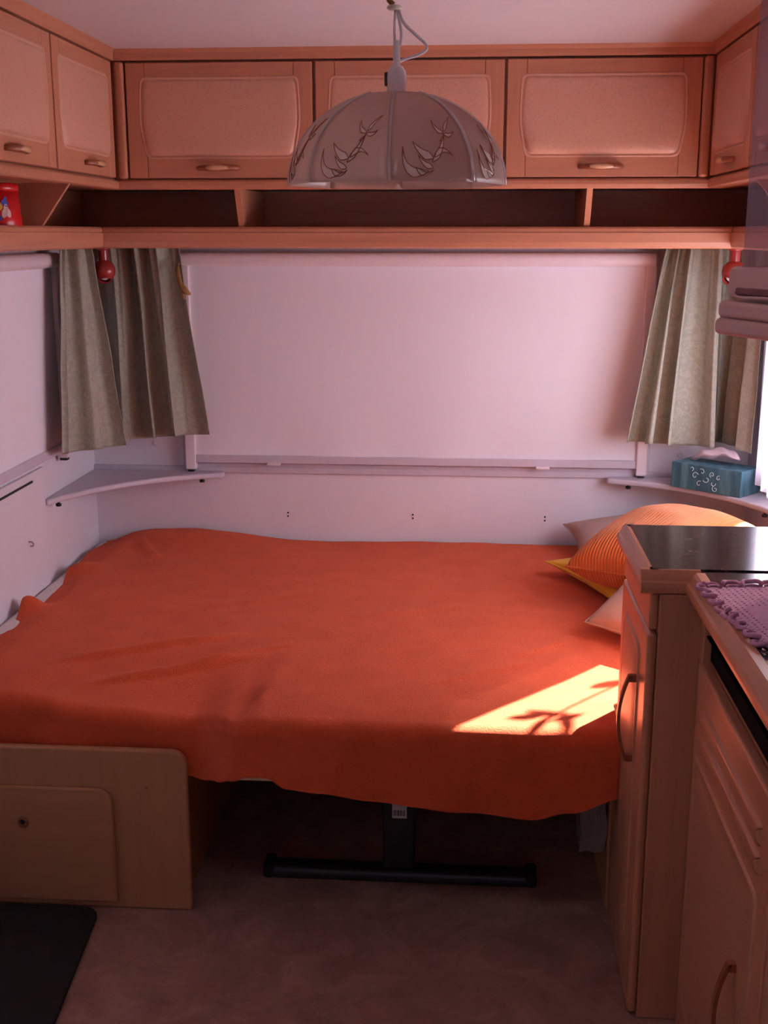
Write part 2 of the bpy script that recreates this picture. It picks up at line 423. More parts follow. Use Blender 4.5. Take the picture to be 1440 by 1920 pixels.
# ------------------------------------------------------------------ roller blinds
def blind(fr, a0, a1, ztop, zbot, label, railL=True, railR=True, wrinkle=0.004, seed=0.0, grips=()):
    c = fr((a0+a1)/2, 0.03, zbot)
    t = thing('roller_blind', label, 'blind', c)
    # cassette: rounded tube along a
    prof = []
    for k in range(13):
        a = -pi/2 + pi*k/12
        prof.append((0.034+0.018*cos(a), ztop+0.020+0.021*sin(a)))
    prof += [(0.012, ztop+0.041), (0.012, ztop-0.001)]
    obj('cassette', extr(fr, prof, lambda n: a0-0.028, lambda n: a1+0.028), 'plastic_white', t, bevel=0.002, smooth=True)
    def cl(u, v):
        a = lerp(a0, a1, u); z = lerp(zbot+0.02, ztop+0.01, v)
        nz = noise.noise(Vector((a*2.4+seed, z*1.6, seed)))*0.6
        fan = sin((a-0.5*(a0+a1))*16*(1-0.45*v) + 3*noise.noise(Vector((a*1.3, z*2, 3+seed))))
        amp = wrinkle*(0.25+1.0*(1-v)**1.3)
        # soft diagonal pull lines from the upper corners
        dg = sin((a*0.8+z*2.2)*9+seed)*0.35*smooth(1-abs(u-0.85)/0.4) + sin((a*0.8-z*2.2)*9)*0.3*smooth(1-abs(u-0.15)/0.4)
        edge = smooth(u/0.03)*smooth((1-u)/0.03)
        return fr(a, 0.026+amp*(fan*0.5+nz*0.8+dg)*edge, z)
    obj('blind_cloth', MB().grid(cl, 120, 70), 'blind_cloth', t, smooth=True)
    bb = obj('bottom_bar', fbox(fr, a0, a1, 0.016, 0.034, zbot-0.004, zbot+0.022), 'plastic_grey', t, bevel=0.003)
    for g in grips:
        obj('grip', fbox(fr, g-0.022, g+0.022, 0.030, 0.046, zbot-0.008, zbot+0.001), 'plastic_white', bb, bevel=0.002)
    for on, a in ((railL, a0-0.016), (railR, a1+0.016)):
        if on:
            obj('side_rail', fbox(fr, a-0.017, a+0.017, 0.008, 0.040, zbot-0.026, ztop+0.005), 'plastic_white', t, bevel=0.004)
            obj('rail_foot', fbox(fr, a-0.010, a+0.010, 0.012, 0.036, zbot-0.034, zbot-0.024), 'black', t, bevel=0.002)
    return t
blind(FB, -0.888, 0.530, 1.382, 0.757, 'wide white roller blind drawn down over the end window', grips=(-0.63, 0.235))
blind(FL, 2.2, 3.345, 1.385, 0.852, 'white roller blind drawn down on the side wall beside the corner shelf', wrinkle=0.0015, seed=4.0)

# ------------------------------------------------------------------ doors with a raised field, shared by all cabinets
def outline(a0, a1, z0, z1, bulge, taper, r_top, r_bot, sgn=1):
    """closed loop of (a, z): gently bowed sides, rounded corners"""
    ca, cz = (a0+a1)/2, (z0+z1)/2; hw, hh = (a1-a0)/2, (z1-z0)/2
    pts = []
    def side(t):   # t -1 bottom .. 1 top
        return hw*(1+bulge*(1-t*t)) - taper*smooth(-t)*1.0
    N = 10
    for k in range(N+1):          # right side upward
        t = -1+2*k/N
        rr = 0
        pts.append((ca+side(t), cz+hh*t))
    for k in range(N+1):          # left side downward
        t = 1-2*k/N
        pts.append((ca-side(t), cz+hh*t))
    # round corners by replacing the corner points
    out = []
    n = len(pts)
    for i, q in enumerate(pts):
        corner = {0: r_bot, N: r_top, N+1: r_top, 2*N+1: r_bot}.get(i)
        if corner:
            p0, p1 = Vector(pts[i-1]), Vector(pts[(i+1) % n]); c = Vector(q)
            d0, d1 = (p0-c).normalized(), (p1-c).normalized()
            A, Bq = c+d0*corner, c+d1*corner
            for k in range(6):
                s = k/5; out.append(tuple((1-s)**2*A + 2*s*(1-s)*c + s*s*Bq))
        else: out.append(q)
    return out, (ca, cz), (hw, hh)
def field(fr, n0, loop, c, h, prof, pillow=0.0):
    """rings from the outline inwards; prof = [(inset, rise), ...]; the last ring is closed over with a dome"""
    mb = MB(); m = len(loop)
    for d, rise in prof:
        sx, sz = 1-d/h[0], 1-d/h[1]
        for a, z in loop:
            k = 1 + (pillow*smooth((c[1]-z)/h[1]) if d > 0.010 else 0)
            mb.v.append(Vector(fr(c[0]+(a-c[0])*sx, n0+rise*k, c[1]+(z-c[1])*sz)))
    for k in range(len(prof)-1):
        for i in range(m): mb.f.append((k*m+i, k*m+(i+1) % m, (k+1)*m+(i+1) % m, (k+1)*m+i))
    mb.f.append(tuple((len(prof)-1)*m+i for i in range(m)))
    return mb
def bow_handle(fr, n0, a, z, length, vertical, parent, thick=0.0078, rise=0.024):
    h = length/2; pts = []; rad = []
    for k in range(15):
        t = -1+2*k/14
        if vertical: pts.append(fr(a, n0-0.002+rise*(1-abs(t)**2.6)+0.002, z+h*t))
        else: pts.append(fr(a+h*t, n0-0.002+rise*(1-abs(t)**2.6)+0.002, z))
        rad.append(thick*(0.75+0.35*(1-t*t)))
    hd = obj('handle', MB().tube(pts, rad, 8), 'handle_wood', parent, smooth=True)
    return hd
def inlay(fr, n0, a, z, length, parent, hd):
    """pale lens-shaped grip face on the front of the bow"""
    pts = []; N = 12; mb = MB()
    for k in range(N+1):
        t = -1+2*k/N; w = 0.0072*(1-t*t)+0.0002; n = n0+0.0315*(1-abs(t*0.72)**2.6)+0.0015
        mb.v += [Vector(fr(a+length/2*0.72*t, n, z-w)), Vector(fr(a+length/2*0.72*t, n+0.0012, z)), Vector(fr(a+length/2*0.72*t, n, z+w))]
    for k in range(N):
        for q in (0, 1): mb.f.append((k*3+q, k*3+3+q, k*3+4+q, k*3+1+q))
    obj('handle_face', mb, 'handle_inlay', parent, smooth=True, solid=0.001)
FIELD = [(0.0, 0.0), (0.002, 0.0030), (0.005, 0.0032), (0.0075, 0.0010), (0.0085, 0.0008), (0.0105, 0.0026), (0.015, 0.0040), (0.023, 0.0050), (0.035, 0.0054)]
def door(fr, a0, a1, n, z0, z1, cab, ax, stile=0.052, handle_a=None, handle_z=None, hl=0.115):
    d = obj('door', fbox(fr, a0, a1, n-0.018, n, z0, z1), 'wood_'+ax, cab, bevel=0.004)
    for sa in (a0, a1-stile):
        obj('stile', fbox(fr, sa+0.0006, sa+stile-0.0006, n-0.004, n+0.0022, z0+0.0006, z1-0.0006), 'wood_z', d, bevel=0.0018)
    for (b0, b1) in ((z0, z0+0.060), (z1-0.042, z1)):
        obj('rail', fbox(fr, a0+stile+0.0006, a1-stile-0.0006, n-0.004, n+0.0020, b0+0.0006, b1-0.0006), 'wood_'+ax, d, bevel=0.0018)
    lo, c, h = outline(a0+stile-0.014, a1-stile+0.014, z0+0.050, z1-0.036, 0.025, 0.010, 0.016, 0.020)
    obj('panel', field(fr, n+0.0005, lo, c, h, FIELD, 1.5), 'burl', d, smooth=True)
    ha = (a0+a1)/2 if handle_a is None else handle_a
    hz = z0+0.026 if handle_z is None else handle_z
    hd = bow_handle(fr, n+0.001, ha, hz, hl, False, d)
    inlay(fr, n, ha, hz, hl, d, hd)
    return d

# ------------------------------------------------------------------ overhead cabinets
NB, NL, NR = YB-3.300, 0.251, 0.257       # how far the lockers come out
def mit_back(k=1.0):
    return (lambda n: XL+n*NL/NB), (lambda n: XR-n*NR/NB)
def cabinet(fr, a0, a1, n, doors, ax, label, a0m, a1m):
    c = fr((a0+a1)/2, n/2, 1.60)
    t = thing('overhead_cabinet', label, 'cabinet', c)
    obj('carcass', extr(fr, [(0.0, 1.608), (n-0.020, 1.608), (n-0.020, 1.940), (0.0, 1.940)], a0m, a1m), 'wood_'+ax, t)
    # cornice under the ceiling: cove profile
    obj('cornice', extr(fr, [(n-0.03, 1.937), (n+0.001, 1.937), (n+0.003, 1.944), (n+0.004, 1.955), (n+0.008, 1.962), (n+0.010, 1.966), (n-0.03, 1.966)], a0m, a1m), 'wood_'+ax, t)
    obj('bottom_rail', extr(fr, [(n-0.060, 1.600), (n-0.006, 1.599), (n-0.001, 1.602), (n+0.001, 1.610), (n-0.001, 1.620), (n-0.006, 1.625), (n-0.060, 1.625)], a0m, a1m), 'wood_'+ax, t)
    for (d0, d1, ha) in doors:
        door(fr, d0, d1, n, 1.629, 1.931, t, ax, handle_a=ha)
    return t
b0, b1 = mit_back()
cb = cabinet(FB, XL, XR, NB, [(-0.952, -0.439, -0.702), (-0.431, 0.078, None), (0.085, 0.597, 0.340)], 'x',
             'three-door wooden overhead cabinet on the end wall above the bed', b0, b1)
for a in (-0.9705, 0.6135):     # corner posts between the runs
    obj('corner_post', B(a-0.0135, a+0.0135, 3.292, 3.318, 1.627, 1.934), 'wood_z', cb, bevel=0.009, segs=4)
cl_ = cabinet(FL, 1.2, YB, NL, [(2.812, 3.272, 3.065), (2.342, 2.804, 2.545), (1.872, 2.334, None), (1.40, 1.864, None)], 'y',
        'wooden overhead cabinet along the left side wall above the open shelf with the red tin', lambda n: 1.2, lambda n: YB-n*NB/NL)
cr_ = cabinet(FR, 1.78, YB, NR, [(2.822, 3.272, 3.03), (2.362, 2.814, None), (1.90, 2.354, None)], 'y',
        'wooden overhead cabinet on the kitchen side behind the clear acrylic sheet', lambda n: 1.78, lambda n: YB-n*NB/NR)

# ------------------------------------------------------------------ open shelves under the cabinets
SB, SL, SR = YB-3.345, 0.184, 0.176
def shelf(fr, a0, a1, n, ncab, ax, label, a0m, a1m, dividers):
    t = thing('open_shelf', label, 'shelf', fr((a0+a1)/2, n/2, 1.44))
    prof = [(0.0, 1.440), (n-0.012, 1.439), (n-0.003, 1.444), (n, 1.456), (n, 1.482), (n-0.003, 1.4835), (n-0.004, 1.493), (n-0.009, 1.498), (n-0.020, 1.498), (n-0.022, 1.484), (0.0, 1.484)]
    obj('shelf_board', extr(fr, prof, a0m, a1m), 'wood_'+ax, t, smooth=False)
    obj('back_panel', extr(fr, [(0.004, 1.486), (0.012, 1.486), (0.012, 1.606), (0.004, 1.606)], a0m, a1m), 'wood_'+ax, t)
    for d, th in dividers:
        pr = [(0.012, 1.484), (n-0.024, 1.484), (n-0.020, 1.4985), (ncab-0.012, 1.600), (0.012, 1.604)]
        obj('divider', extr(fr, pr, lambda q: d-th/2, lambda q: d+th/2), 'wood_z', t)
    return t
shelf(FB, XL, XR, SB, NB, 'x', 'open wooden shelf with two dividers across the end wall above the blind',
      lambda n: XL+n*SL/SB, lambda n: XR-n*SR/SB, [(-0.655, 0.016), (0.316, 0.016)])
shelf(FL, 1.2, YB, SL, NL, 'y', 'open wooden shelf on the left side wall carrying the red tin',
      lambda n: 1.2, lambda n: YB-n*SB/SL, [(2.925, 0.014)])
shelf(FR, 1.78, YB, SR, NR, 'y', 'open wooden shelf on the kitchen side above the bright window',
      lambda n: 1.78, lambda n: YB-n*SB/SR, [(2.80, 0.014)])

# ------------------------------------------------------------------ red tin on the left shelf
t = thing('biscuit_tin', 'red printed tin with coloured pictures on the left open shelf', 'tin', (-1.12, 2.745, 1.484))
c = (-1.12, 2.745, 1.484)
obj('body', MB().lathe([(0, 0), (0.060, 0), (0.062, 0.004), (0.056, 0.100), (0.0, 0.101)], c, 36), 'tin_red', t, smooth=True)
obj('lid', MB().lathe([(0.0565, 0.092), (0.058, 0.093), (0.058, 0.106), (0.052, 0.110), (0, 0.110)], c, 36), 'tin_red', t, smooth=True)
obj('base_rim', MB().lathe([(0.060, -0.000), (0.0635, 0.002), (0.063, 0.007), (0.060, 0.008)], c, 36), 'tin_rim', t, smooth=True)
def tin_blob(name, ang, z, w, h, mat, k=0):
    mb = MB(); n = 18; vs = []
    for i in range(n):
        a = 2*pi*i/n; rr = 1+0.25*sin(3*a+k)+0.12*sin(5*a+2*k)
        da = ang+w*rr*cos(a)/0.059; zz = z+h*rr*sin(a); rad = 0.0622-0.006*(zz/0.1)+0.0004
        vs.append((c[0]+rad*cos(da), c[1]+rad*sin(da), c[2]+zz))
    mb.add(vs, [tuple(range(n))]); obj(name, mb, mat, t)
A0 = math.atan2(-2.745, 1.12)
tin_blob('print_patch', A0+0.02, 0.055, 0.014, 0.020, 'ink_yellow', 1)
tin_blob('print_patch', A0+0.05, 0.032, 0.010, 0.012, 'ink_blue', 2)
tin_blob('print_patch', A0+0.42, 0.066, 0.008, 0.010, 'ink_blue', 4)
tin_blob('print_patch', A0+0.45, 0.044, 0.011, 0.014, 'ink_pale', 3)
tin_blob('print_patch', A0-0.35, 0.060, 0.012, 0.016, 'ink_pale', 5)

# ------------------------------------------------------------------ corner shelves with black screw knobs
def corner_shelf(pts, z, label, knobs, tilt=None):
    t = thing('corner_shelf', label, 'shelf', (sum(q[0] for q in pts)/len(pts), sum(q[1] for q in pts)/len(pts), z-0.018))
    obj('top', MB().prism(pts, z-0.018, z), 'plastic_grey', t, bevel=0.006, segs=3)
    for kx, ky in knobs:
        obj('screw_knob', MB().lathe([(0, -0.014), (0.008, -0.013), (0.009, -0.006), (0.004, -0.004), (0.004, 0.001)], (kx, ky, z-0.018), 12), 'black', t, smooth=True)
    return t
def arc(p0, pc, p1, n=12):
    return [tuple((1-s)**2*Vector(p0)+2*s*(1-s)*Vector(pc)+s*s*Vector(p1)) for s in [k/n for k in range(n+1)]]
corner_shelf([(XL, YB-0.012), (XL, 3.235)] + arc((XL+0.012, 3.225), (-1.100, 3.560), (-0.800, 3.655)) + [(-0.792, 3.675), (-0.800, YB-0.012)], 0.724,
             'curved grey corner shelf, empty, below the left pair of curtains', [(-1.212, 3.285), (-0.865, 3.655)])
corner_shelf([(XR, YB-0.012), (0.445, YB-0.012), (0.436, 3.675)] + arc((0.440, 3.655), (0.760, 3.570), (XR-0.012, 3.200)) + [(XR, 3.190)], 0.724,
             'curved grey corner shelf carrying the teal tissue box', [(0.505, 3.655), (0.845, 3.30)])

# ------------------------------------------------------------------ curtains
def curtain(name, label, top, bot, ztop, zbot, folds, amp_t, amp_b, seed, nu=150, nv=70, sharp=1.0, parent=None):
    """top/bot: lists of (x, y) path points; folds: phase table along u; hem may vary with u"""
    def along(path, u):
        s = u*(len(path)-1); i = min(int(s), len(path)-2); f = s-i
        return Vector((lerp(path[i][0], path[i+1][0], f), lerp(path[i][1], path[i+1][1], f)))
    def fn(u, v):
        # v 0 top .. 1 bottom
        P = along(top, u).lerp(along(bot, u), v**0.9)
        du = 0.01
        T = (along(top, min(1, u+du)).lerp(along(bot, min(1, u+du)), v) - along(top, max(0, u-du)).lerp(along(bot, max(0, u-du)), v)).normalized()
        N = Vector((T.y, -T.x))
        ph = interp(folds, u)*2*pi + 0.5*noise.noise(Vector((u*3, v*1.5, seed)))
        s = sin(ph); s = math.copysign(abs(s)**sharp, s)
        amp = lerp(amp_t, amp_b, smooth(v))
        fine = 0.35*amp_t*sin(ph*2.7+seed)*(1-v)**2
        k = amp*s + fine + 0.006*noise.noise(Vector((u*5, v*3, seed+9)))
        k2 = amp*0.55*cos(ph)*(0.4+0.6*v)
        q = P + N*k + T*k2
        zb = zbot if not callable(zbot) else zbot(u)
        z = lerp(ztop, zb, v) + (0.004*sin(ph) if v > 0.95 else 0)
        return (q.x, q.y, z)
    mb = MB().grid(fn, nu, nv)
    o = obj(name, mb, 'damask', smooth=True, solid=0.0016)
    tag(o, label, 'curtain')
    return o, fn
curtain('curtain', 'greyish green damask curtain hanging beside the side wall blind',
        [(-1.168, 3.285), (-1.140, 3.34), (-1.118, 3.400)], [(-1.172, 3.180), (-1.120, 3.31), (-1.068, 3.460)], 1.439,
        lambda u: lerp(0.868, 0.846, u), [(0, 0.10), (0.25, 0.6), (0.55, 1.15), (0.85, 1.9), (1, 2.3)], 0.016, 0.026, 1.3, sharp=0.8)
curtain('curtain', 'greyish green damask curtain with the tieback, hanging beside the end wall blind',
        [(-1.185, 3.640), (-1.075, 3.600), (-0.99, 3.600), (-0.905, 3.600)], [(-1.165, 3.620), (-1.050, 3.570), (-0.945, 3.585), (-0.838, 3.580)], 1.439,
        lambda u: lerp(0.838, 0.862, u), [(0, -0.6), (0.2, 0.0), (0.38, 0.6), (0.52, 1.25), (0.60, 1.75), (0.68, 2.1), (0.88, 2.6), (1, 3.0)], 0.024, 0.034, 5.1, sharp=0.7)
curtain('curtain', 'pale green damask curtain in front of the end wall blind, above the tissue box shelf',
        [(0.572, 3.60), (0.65, 3.595), (0.735, 3.600)], [(0.486, 3.575), (0.61, 3.57), (0.742, 3.58)], 1.439,
        lambda u: lerp(0.858, 0.842, u), [(0, 0.25), (0.18, 1.0), (0.36, 1.8), (0.5, 2.3), (0.62, 2.7), (1, 3.3)], 0.024, 0.036, 8.7, sharp=0.7)
curtain('curtain', 'pale green damask curtain at the edge of the bright window behind the tissue box',
        [(0.745, 3.670), (0.815, 3.665), (0.838, 3.60), (0.838, 3.50)], [(0.755, 3.672), (0.795, 3.655), (0.818, 3.56), (0.818, 3.44)], 1.439,
        lambda u: lerp(0.842, 0.850, u), [(0, 0.1), (0.5, 1.3), (1, 2.6)], 0.012, 0.022, 11.0, sharp=0.8)
# sheer curtain over part of the window
def sheer_fn(u, v):
    y = lerp(3.455, 3.215, u); s = sin(u*2*pi*3.2+0.6*v)
    return (0.845+0.010*s*(0.5+0.5*v), y+0.012*v*(u-0.5)+0.006*cos(u*2*pi*3.2), lerp(1.439, 0.768-0.012*u, v))
tag(obj('sheer_curtain', MB().grid(sheer_fn, 80, 40), 'sheer', smooth=True), 'white sheer curtain beside the damask curtain at the bright side window', 'curtain')
def sun_sheer_fn(u, v):  # second sheer, out of frame, added to block sun from the worktop
    y = lerp(2.86, 2.20, u); s_ = sin(u*2*pi*7+0.5*v)
    return (0.845+0.010*s_*(0.5+0.5*v), y+0.006*cos(u*2*pi*7), lerp(1.439, 0.925, v))
tag(obj('sheer_curtain', MB().grid(sun_sheer_fn, 140, 40), 'sheer', smooth=True), 'unseen white sheer curtain added to keep the sun off the worktop', 'curtain')
# tieback tassel
t = thing('curtain_tieback', 'small golden brown cord tieback at the blind edge beside the curtain', 'tieback', (-0.885, 3.575, 1.29))
obj('cord', MB().tube([(-0.900, 3.585, 1.385), (-0.892, 3.545, 1.372), (-0.884, 3.535, 1.345), (-0.878, 3.532, 1.318), (-0.870, 3.535, 1.285)], [0.006, 0.008, 0.0075, 0.007, 0.004], 7), 'gold', t, smooth=True)
obj('tassel', MB().tube([(-0.882, 3.535, 1.335), (-0.872, 3.530, 1.318), (-0.860, 3.528, 1.308), (-0.849, 3.530, 1.300)], [0.006, 0.011, 0.009, 0.003], 7), 'gold', t, smooth=True)
obj('hook', MB().tube([(-0.900, 3.672, 1.385), (-0.900, 3.62, 1.39), (-0.900, 3.585, 1.385)], 0.003, 6), 'cream', t)

# ------------------------------------------------------------------ red spot lamps in the two corners
def spot(x, y, lab, dirx):
    t = thing('spot_lamp', lab, 'lamp', (x, y, 1.34))
    obj('bracket', MB().lathe([(0, 0), (0.020, 0), (0.020, -0.006), (0.014, -0.010), (0, -0.010)], (x, y, 1.441), 20), 'redball', t, smooth=True)
    obj('neck', MB().lathe([(0.0155, 0.0), (0.0155, -0.030), (0.013, -0.042), (0.013, -0.050)], (x, y, 1.434), 18), 'redball', t, smooth=True)
    prof = [(0.034*sin(a), -0.034*cos(a)) for a in [pi*k/16*0.86+0.14*pi for k in range(17)]]
    M = Matrix.Translation((x, y, 1.373)) @ Matrix.Rotation(radians(35)*dirx, 4, 'Y') @ Matrix.Rotation(radians(-25), 4, 'X')
    hd = obj('head', MB().lathe(prof, (0, 0, 0), 28).xf(M), 'redball', t, smooth=True)
    obj('rim', MB().lathe([(0.0150, -0.031), (0.0185, -0.0335), (0.0185, -0.028), (0.015, -0.027)], (0, 0, 0), 24).xf(M), 'redball', hd, smooth=True)
    obj('bulb', MB().lathe([(0, -0.028), (0.008, -0.0275), (0.0135, -0.024), (0.0135, -0.015)], (0, 0, 0), 18).xf(M), 'plastic_white', hd, smooth=True)
spot(-1.090, 3.455, 'red ball spot lamp between the two greyish green curtains', -0.4)
spot(0.738, 3.42, 'red ball spot lamp beside the kitchen side curtain', 1.0)

# ------------------------------------------------------------------ bed: benches, platform, mattress, blanket
t = thing('bench_seat', 'wooden bench box with rounded end panel and small hatch, under the left of the bed', 'bench', (-0.92, 2.9, 0))
obj('box', B(XL+0.003, -0.625, 2.315, YB-0.014, 0.0, 0.345), 'panelwood_y', t)
def rounded_panel(x0, x1, z0, z1, y0, y1, r, both=False):
    pts = [(x0, z0), (x1, z0)]
    for k in range(9):
        a = pi/2*k/8; pts.append((x1-r+r*cos(a), z1-r+r*sin(a)))
    pts.append((x0, z1))
    n = len(pts)
    return MB().add([(x, y0, z) for x, z in pts]+[(x, y1, z) for x, z in pts], [tuple(range(n)), tuple(range(n, 2*n))[::-1]]+[(i, n+i, n+(i+1) % n, (i+1) % n) for i in range(n)])
ep = obj('end_panel', rounded_panel(XL+0.003, -0.601, 0.0, 0.386, 2.295, 2.315, 0.036), 'panelwood_z', t, bevel=0.006, segs=3)
hatch = obj('hatch', rounded_panel(XL+0.003, -0.768, 0.018, 0.296, 2.284, 2.296, 0.034), 'panelwood_x', t, bevel=0.008, segs=3)
obj('lock', MB().lathe([(0, -0.001), (0.006, -0.001), (0.0065, -0.003), (0.011, -0.004), (0.013, -0.001), (0.013, 0.002)], (-0.972, 2.284, 0.211), 24, 'y'), 'handle_wood', hatch, smooth=True)
obj('keyhole', MB().lathe([(0, -0.0016), (0.0058, -0.0014), (0.0058, 0.001)], (-0.972, 2.284, 0.211), 16, 'y'), 'black', hatch)
obj('screw', MB().lathe([(0, -0.001), (0.003, -0.0008), (0.0034, 0.001)], (-0.692, 2.295, 0.298), 10, 'y'), 'handle_wood', ep)

t = thing('bench_seat', 'wooden bench box under the bed beside the kitchen cupboard', 'bench', (0.60, 3.0, 0))
obj('box', B(0.345, XR, 2.40, YB-0.014, 0.0, 0.345), 'panelwood_y', t)
obj('end_panel', B(0.322, 0.345, 2.372, YB-0.014, 0.0, 0.345), 'panelwood_z', t, bevel=0.004)

t = thing('bed_platform', 'pale board platform of the bed resting on both benches', 'bed base', (-0.2, 3.0, 0.345))
PL = [(XL+0.006, 2.332), (-0.590, 2.332), (-0.500, 2.250), (0.312, 2.250), (0.312, 2.372), (XR-0.004, 2.372), (XR-0.004, YB-0.016), (XL+0.006, YB-0.016)]
obj('board', MB().prism(PL, 0.3455, 0.372), 'board', t, bevel=0.003)
t = thing('mattress', 'pale mattress showing as a thin strip along the left wall', 'mattress', (-0.2, 3.0, 0.372))
YM = 2.72
obj('back_cushion', B(XL+0.008, XR-0.006, YM, YB-0.018, 0.372, 0.481), 'mattress', t, bevel=0.022, segs=3)
PM = [(XL+0.008, 2.440), (-0.95, 2.420), (-0.80, 2.405), (-0.56, 2.400), (-0.46, 2.290), (0.295, 2.262), (0.306, 2.380), (0.50, 2.385), (XR-0.006, 2.385), (XR-0.006, YM-0.002), (XL+0.008, YM-0.002)]
obj('front_cushion', MB().prism(PM, 0.372, 0.437), 'mattress', t, bevel=0.018, segs=3)

HEM = [(-1.22, 0.335), (-0.70, 0.330), (-0.60, 0.322), (-0.57, 0.318), (-0.53, 0.332), (-0.49, 0.354), (-0.455, 0.371), (-0.41, 0.372), (-0.37, 0.350),
       (-0.30, 0.343), (-0.19, 0.327), (-0.10, 0.322), (0.0, 0.314), (0.144, 0.306), (0.22, 0.322), (0.315, 0.354)]
YE = [(-1.22, 2.350), (-1.03, 2.338), (-0.85, 2.322), (-0.66, 2.320), (-0.590, 2.319), (-0.46, 2.224), (-0.2, 2.212), (0.05, 2.205), (0.32, 2.216)]
RIDGES = [((-0.995, 2.52), (-0.53, 2.76), 0.015, 0.017), ((-0.88, 2.43), (-0.46, 2.62), 0.016, 0.015), ((-0.66, 2.52), (-0.40, 2.70), 0.010, 0.013), ((-0.30, 2.90), (0.02, 3.02), 0.005, 0.025), ((-0.75, 2.95), (-0.40, 3.12), 0.005, 0.03),
          ((-0.95, 3.42), (-1.06, 3.60), 0.010, 0.018), ((-0.45, 2.33), (-0.42, 2.44), 0.004, 0.014), ((-0.37, 2.29), (-0.35, 2.42), 0.004, 0.014),
          ((0.10, 2.62), (0.27, 2.78), 0.004, 0.02), ((-0.12, 2.42), (0.20, 2.64), 0.004, 0.018)]
HUMPS = [(-1.185, 2.93, 0.050, 0.040), (-1.165, 3.30, 0.030, 0.055), (-1.175, 2.70, 0.012, 0.06), (-1.06, 3.66, 0.022, 0.09), (-0.92, 3.68, 0.026, 0.11), (-1.17, 3.52, 0.016, 0.08), (-0.76, 3.68, 0.016, 0.12)]
def seg_d(px, py, a, b):
    ax, ay = a; bx, by = b; dx, dy = bx-ax, by-ay
    t_ = ((px-ax)*dx+(py-ay)*dy)/(dx*dx+dy*dy); t_ = max(0, min(1, t_))
    return math.hypot(px-ax-dx*t_, py-ay-dy*t_), t_
SAG = [(-1.22, 0.0), (-1.03, 0.004), (-0.80, 0.028), (-0.60, 0.042), (-0.50, 0.020), (-0.42, 0.0)]
def top_z(x, y):
    z = 0.4935 + 0.005*noise.noise(Vector((x*2.3, y*2.3, 1.0))) + 0.0022*noise.noise(Vector((x*9, y*9, 4.0)))
    z -= interp(SAG, x)*smooth((2.68-y)/0.34)
    for a, b, h, w in RIDGES:
        d, t_ = seg_d(x, y, a, b)
        if d < 4*w:
            side = (b[0]-a[0])*(y-a[1])-(b[1]-a[1])*(x-a[0])      # steep on the near side, long slope behind
            ww = w*0.5 if side < 0 else w*1.6
            z += h*exp(-(d/ww)**2)*smooth(min(t_, 1-t_)*3+0.1)
    for hx, hy, h, w in HUMPS:
        d = math.hypot(x-hx, y-hy)
        if d < 4*w: z += h*exp(-(d/w)**2)
    # falls off a little towards the left wall
    z -= 0.018*smooth((-1.10-x)/0.10)
    return z
NX, NT, NA, NS = 320, 240, 14, 30
RB = 0.034
def xr_max(y): return lerp(0.318, 0.862, smooth((y-2.385)/0.06))
def bl(u, j):
    if j <= NT:
        v = j/NT; y0 = 3.690; 
        # front end of the flat part depends on x, so estimate x first
        xx = lerp(-1.205, 0.318, u)
        yE = interp(YE, xx)+RB
        y = lerp(y0, yE, v)
        xl = -1.200 + 0.016*noise.noise(Vector((0.3, y*3.1, 7))) + 0.022*exp(-((y-3.12)/0.14)**2) + 0.014*exp(-((y-2.75)/0.10)**2)
        x = lerp(xl, lerp(0.318, 0.80, smooth((y-2.365)/0.13)), u)
        return (x, y, top_z(x, y))
    x = lerp(-1.200, 0.318, u); yE = interp(YE, x)
    zt = top_z(x, yE+RB)
    if j <= NT+NA:
        a = (j-NT)/NA*pi/2
        return (x, yE+RB-RB*sin(a), zt-RB+RB*cos(a))
    s = (j-NT-NA)/NS
    hem = interp(HEM, x)
    zz = lerp(zt-RB, min(hem, zt-RB-0.004), s)
    wob = 0.007*s*sin(x*17+1.5*sin(x*7)) + 0.010*s*noise.noise(Vector((x*6, s*1.2, 2.2))) + 0.012*s*smooth((x-0.10)/0.15)*sin((x-0.1)*26)
    yy = yE + wob*0.8
    yy = max(yy, 2.3175 if x < -0.585 else 0)
    yy = max(yy, 2.192)
    return (x, yy, zz)
mb = MB(); rows = NT+NA+NS
for j in range(rows+1):
    for i in range(NX+1): mb.v.append(Vector(bl(i/NX, j)))
for j in range(rows):
    for i in range(NX): mb.f.append((j*(NX+1)+i, j*(NX+1)+i+1, (j+1)*(NX+1)+i+1, (j+1)*(NX+1)+i))
t = thing('blanket', 'orange fleece blanket spread over the bed and hanging down in front', 'blanket', (-0.4, 3.0, 0.31))
obj('cloth', mb, 'fleece', t, smooth=True, solid=0.004)
hm = MB().tube([bl(i/NX, rows) for i in range(0, NX+1, 2)], 0.0032, 6)
obj('hem', hm, 'fleece', t, smooth=True)

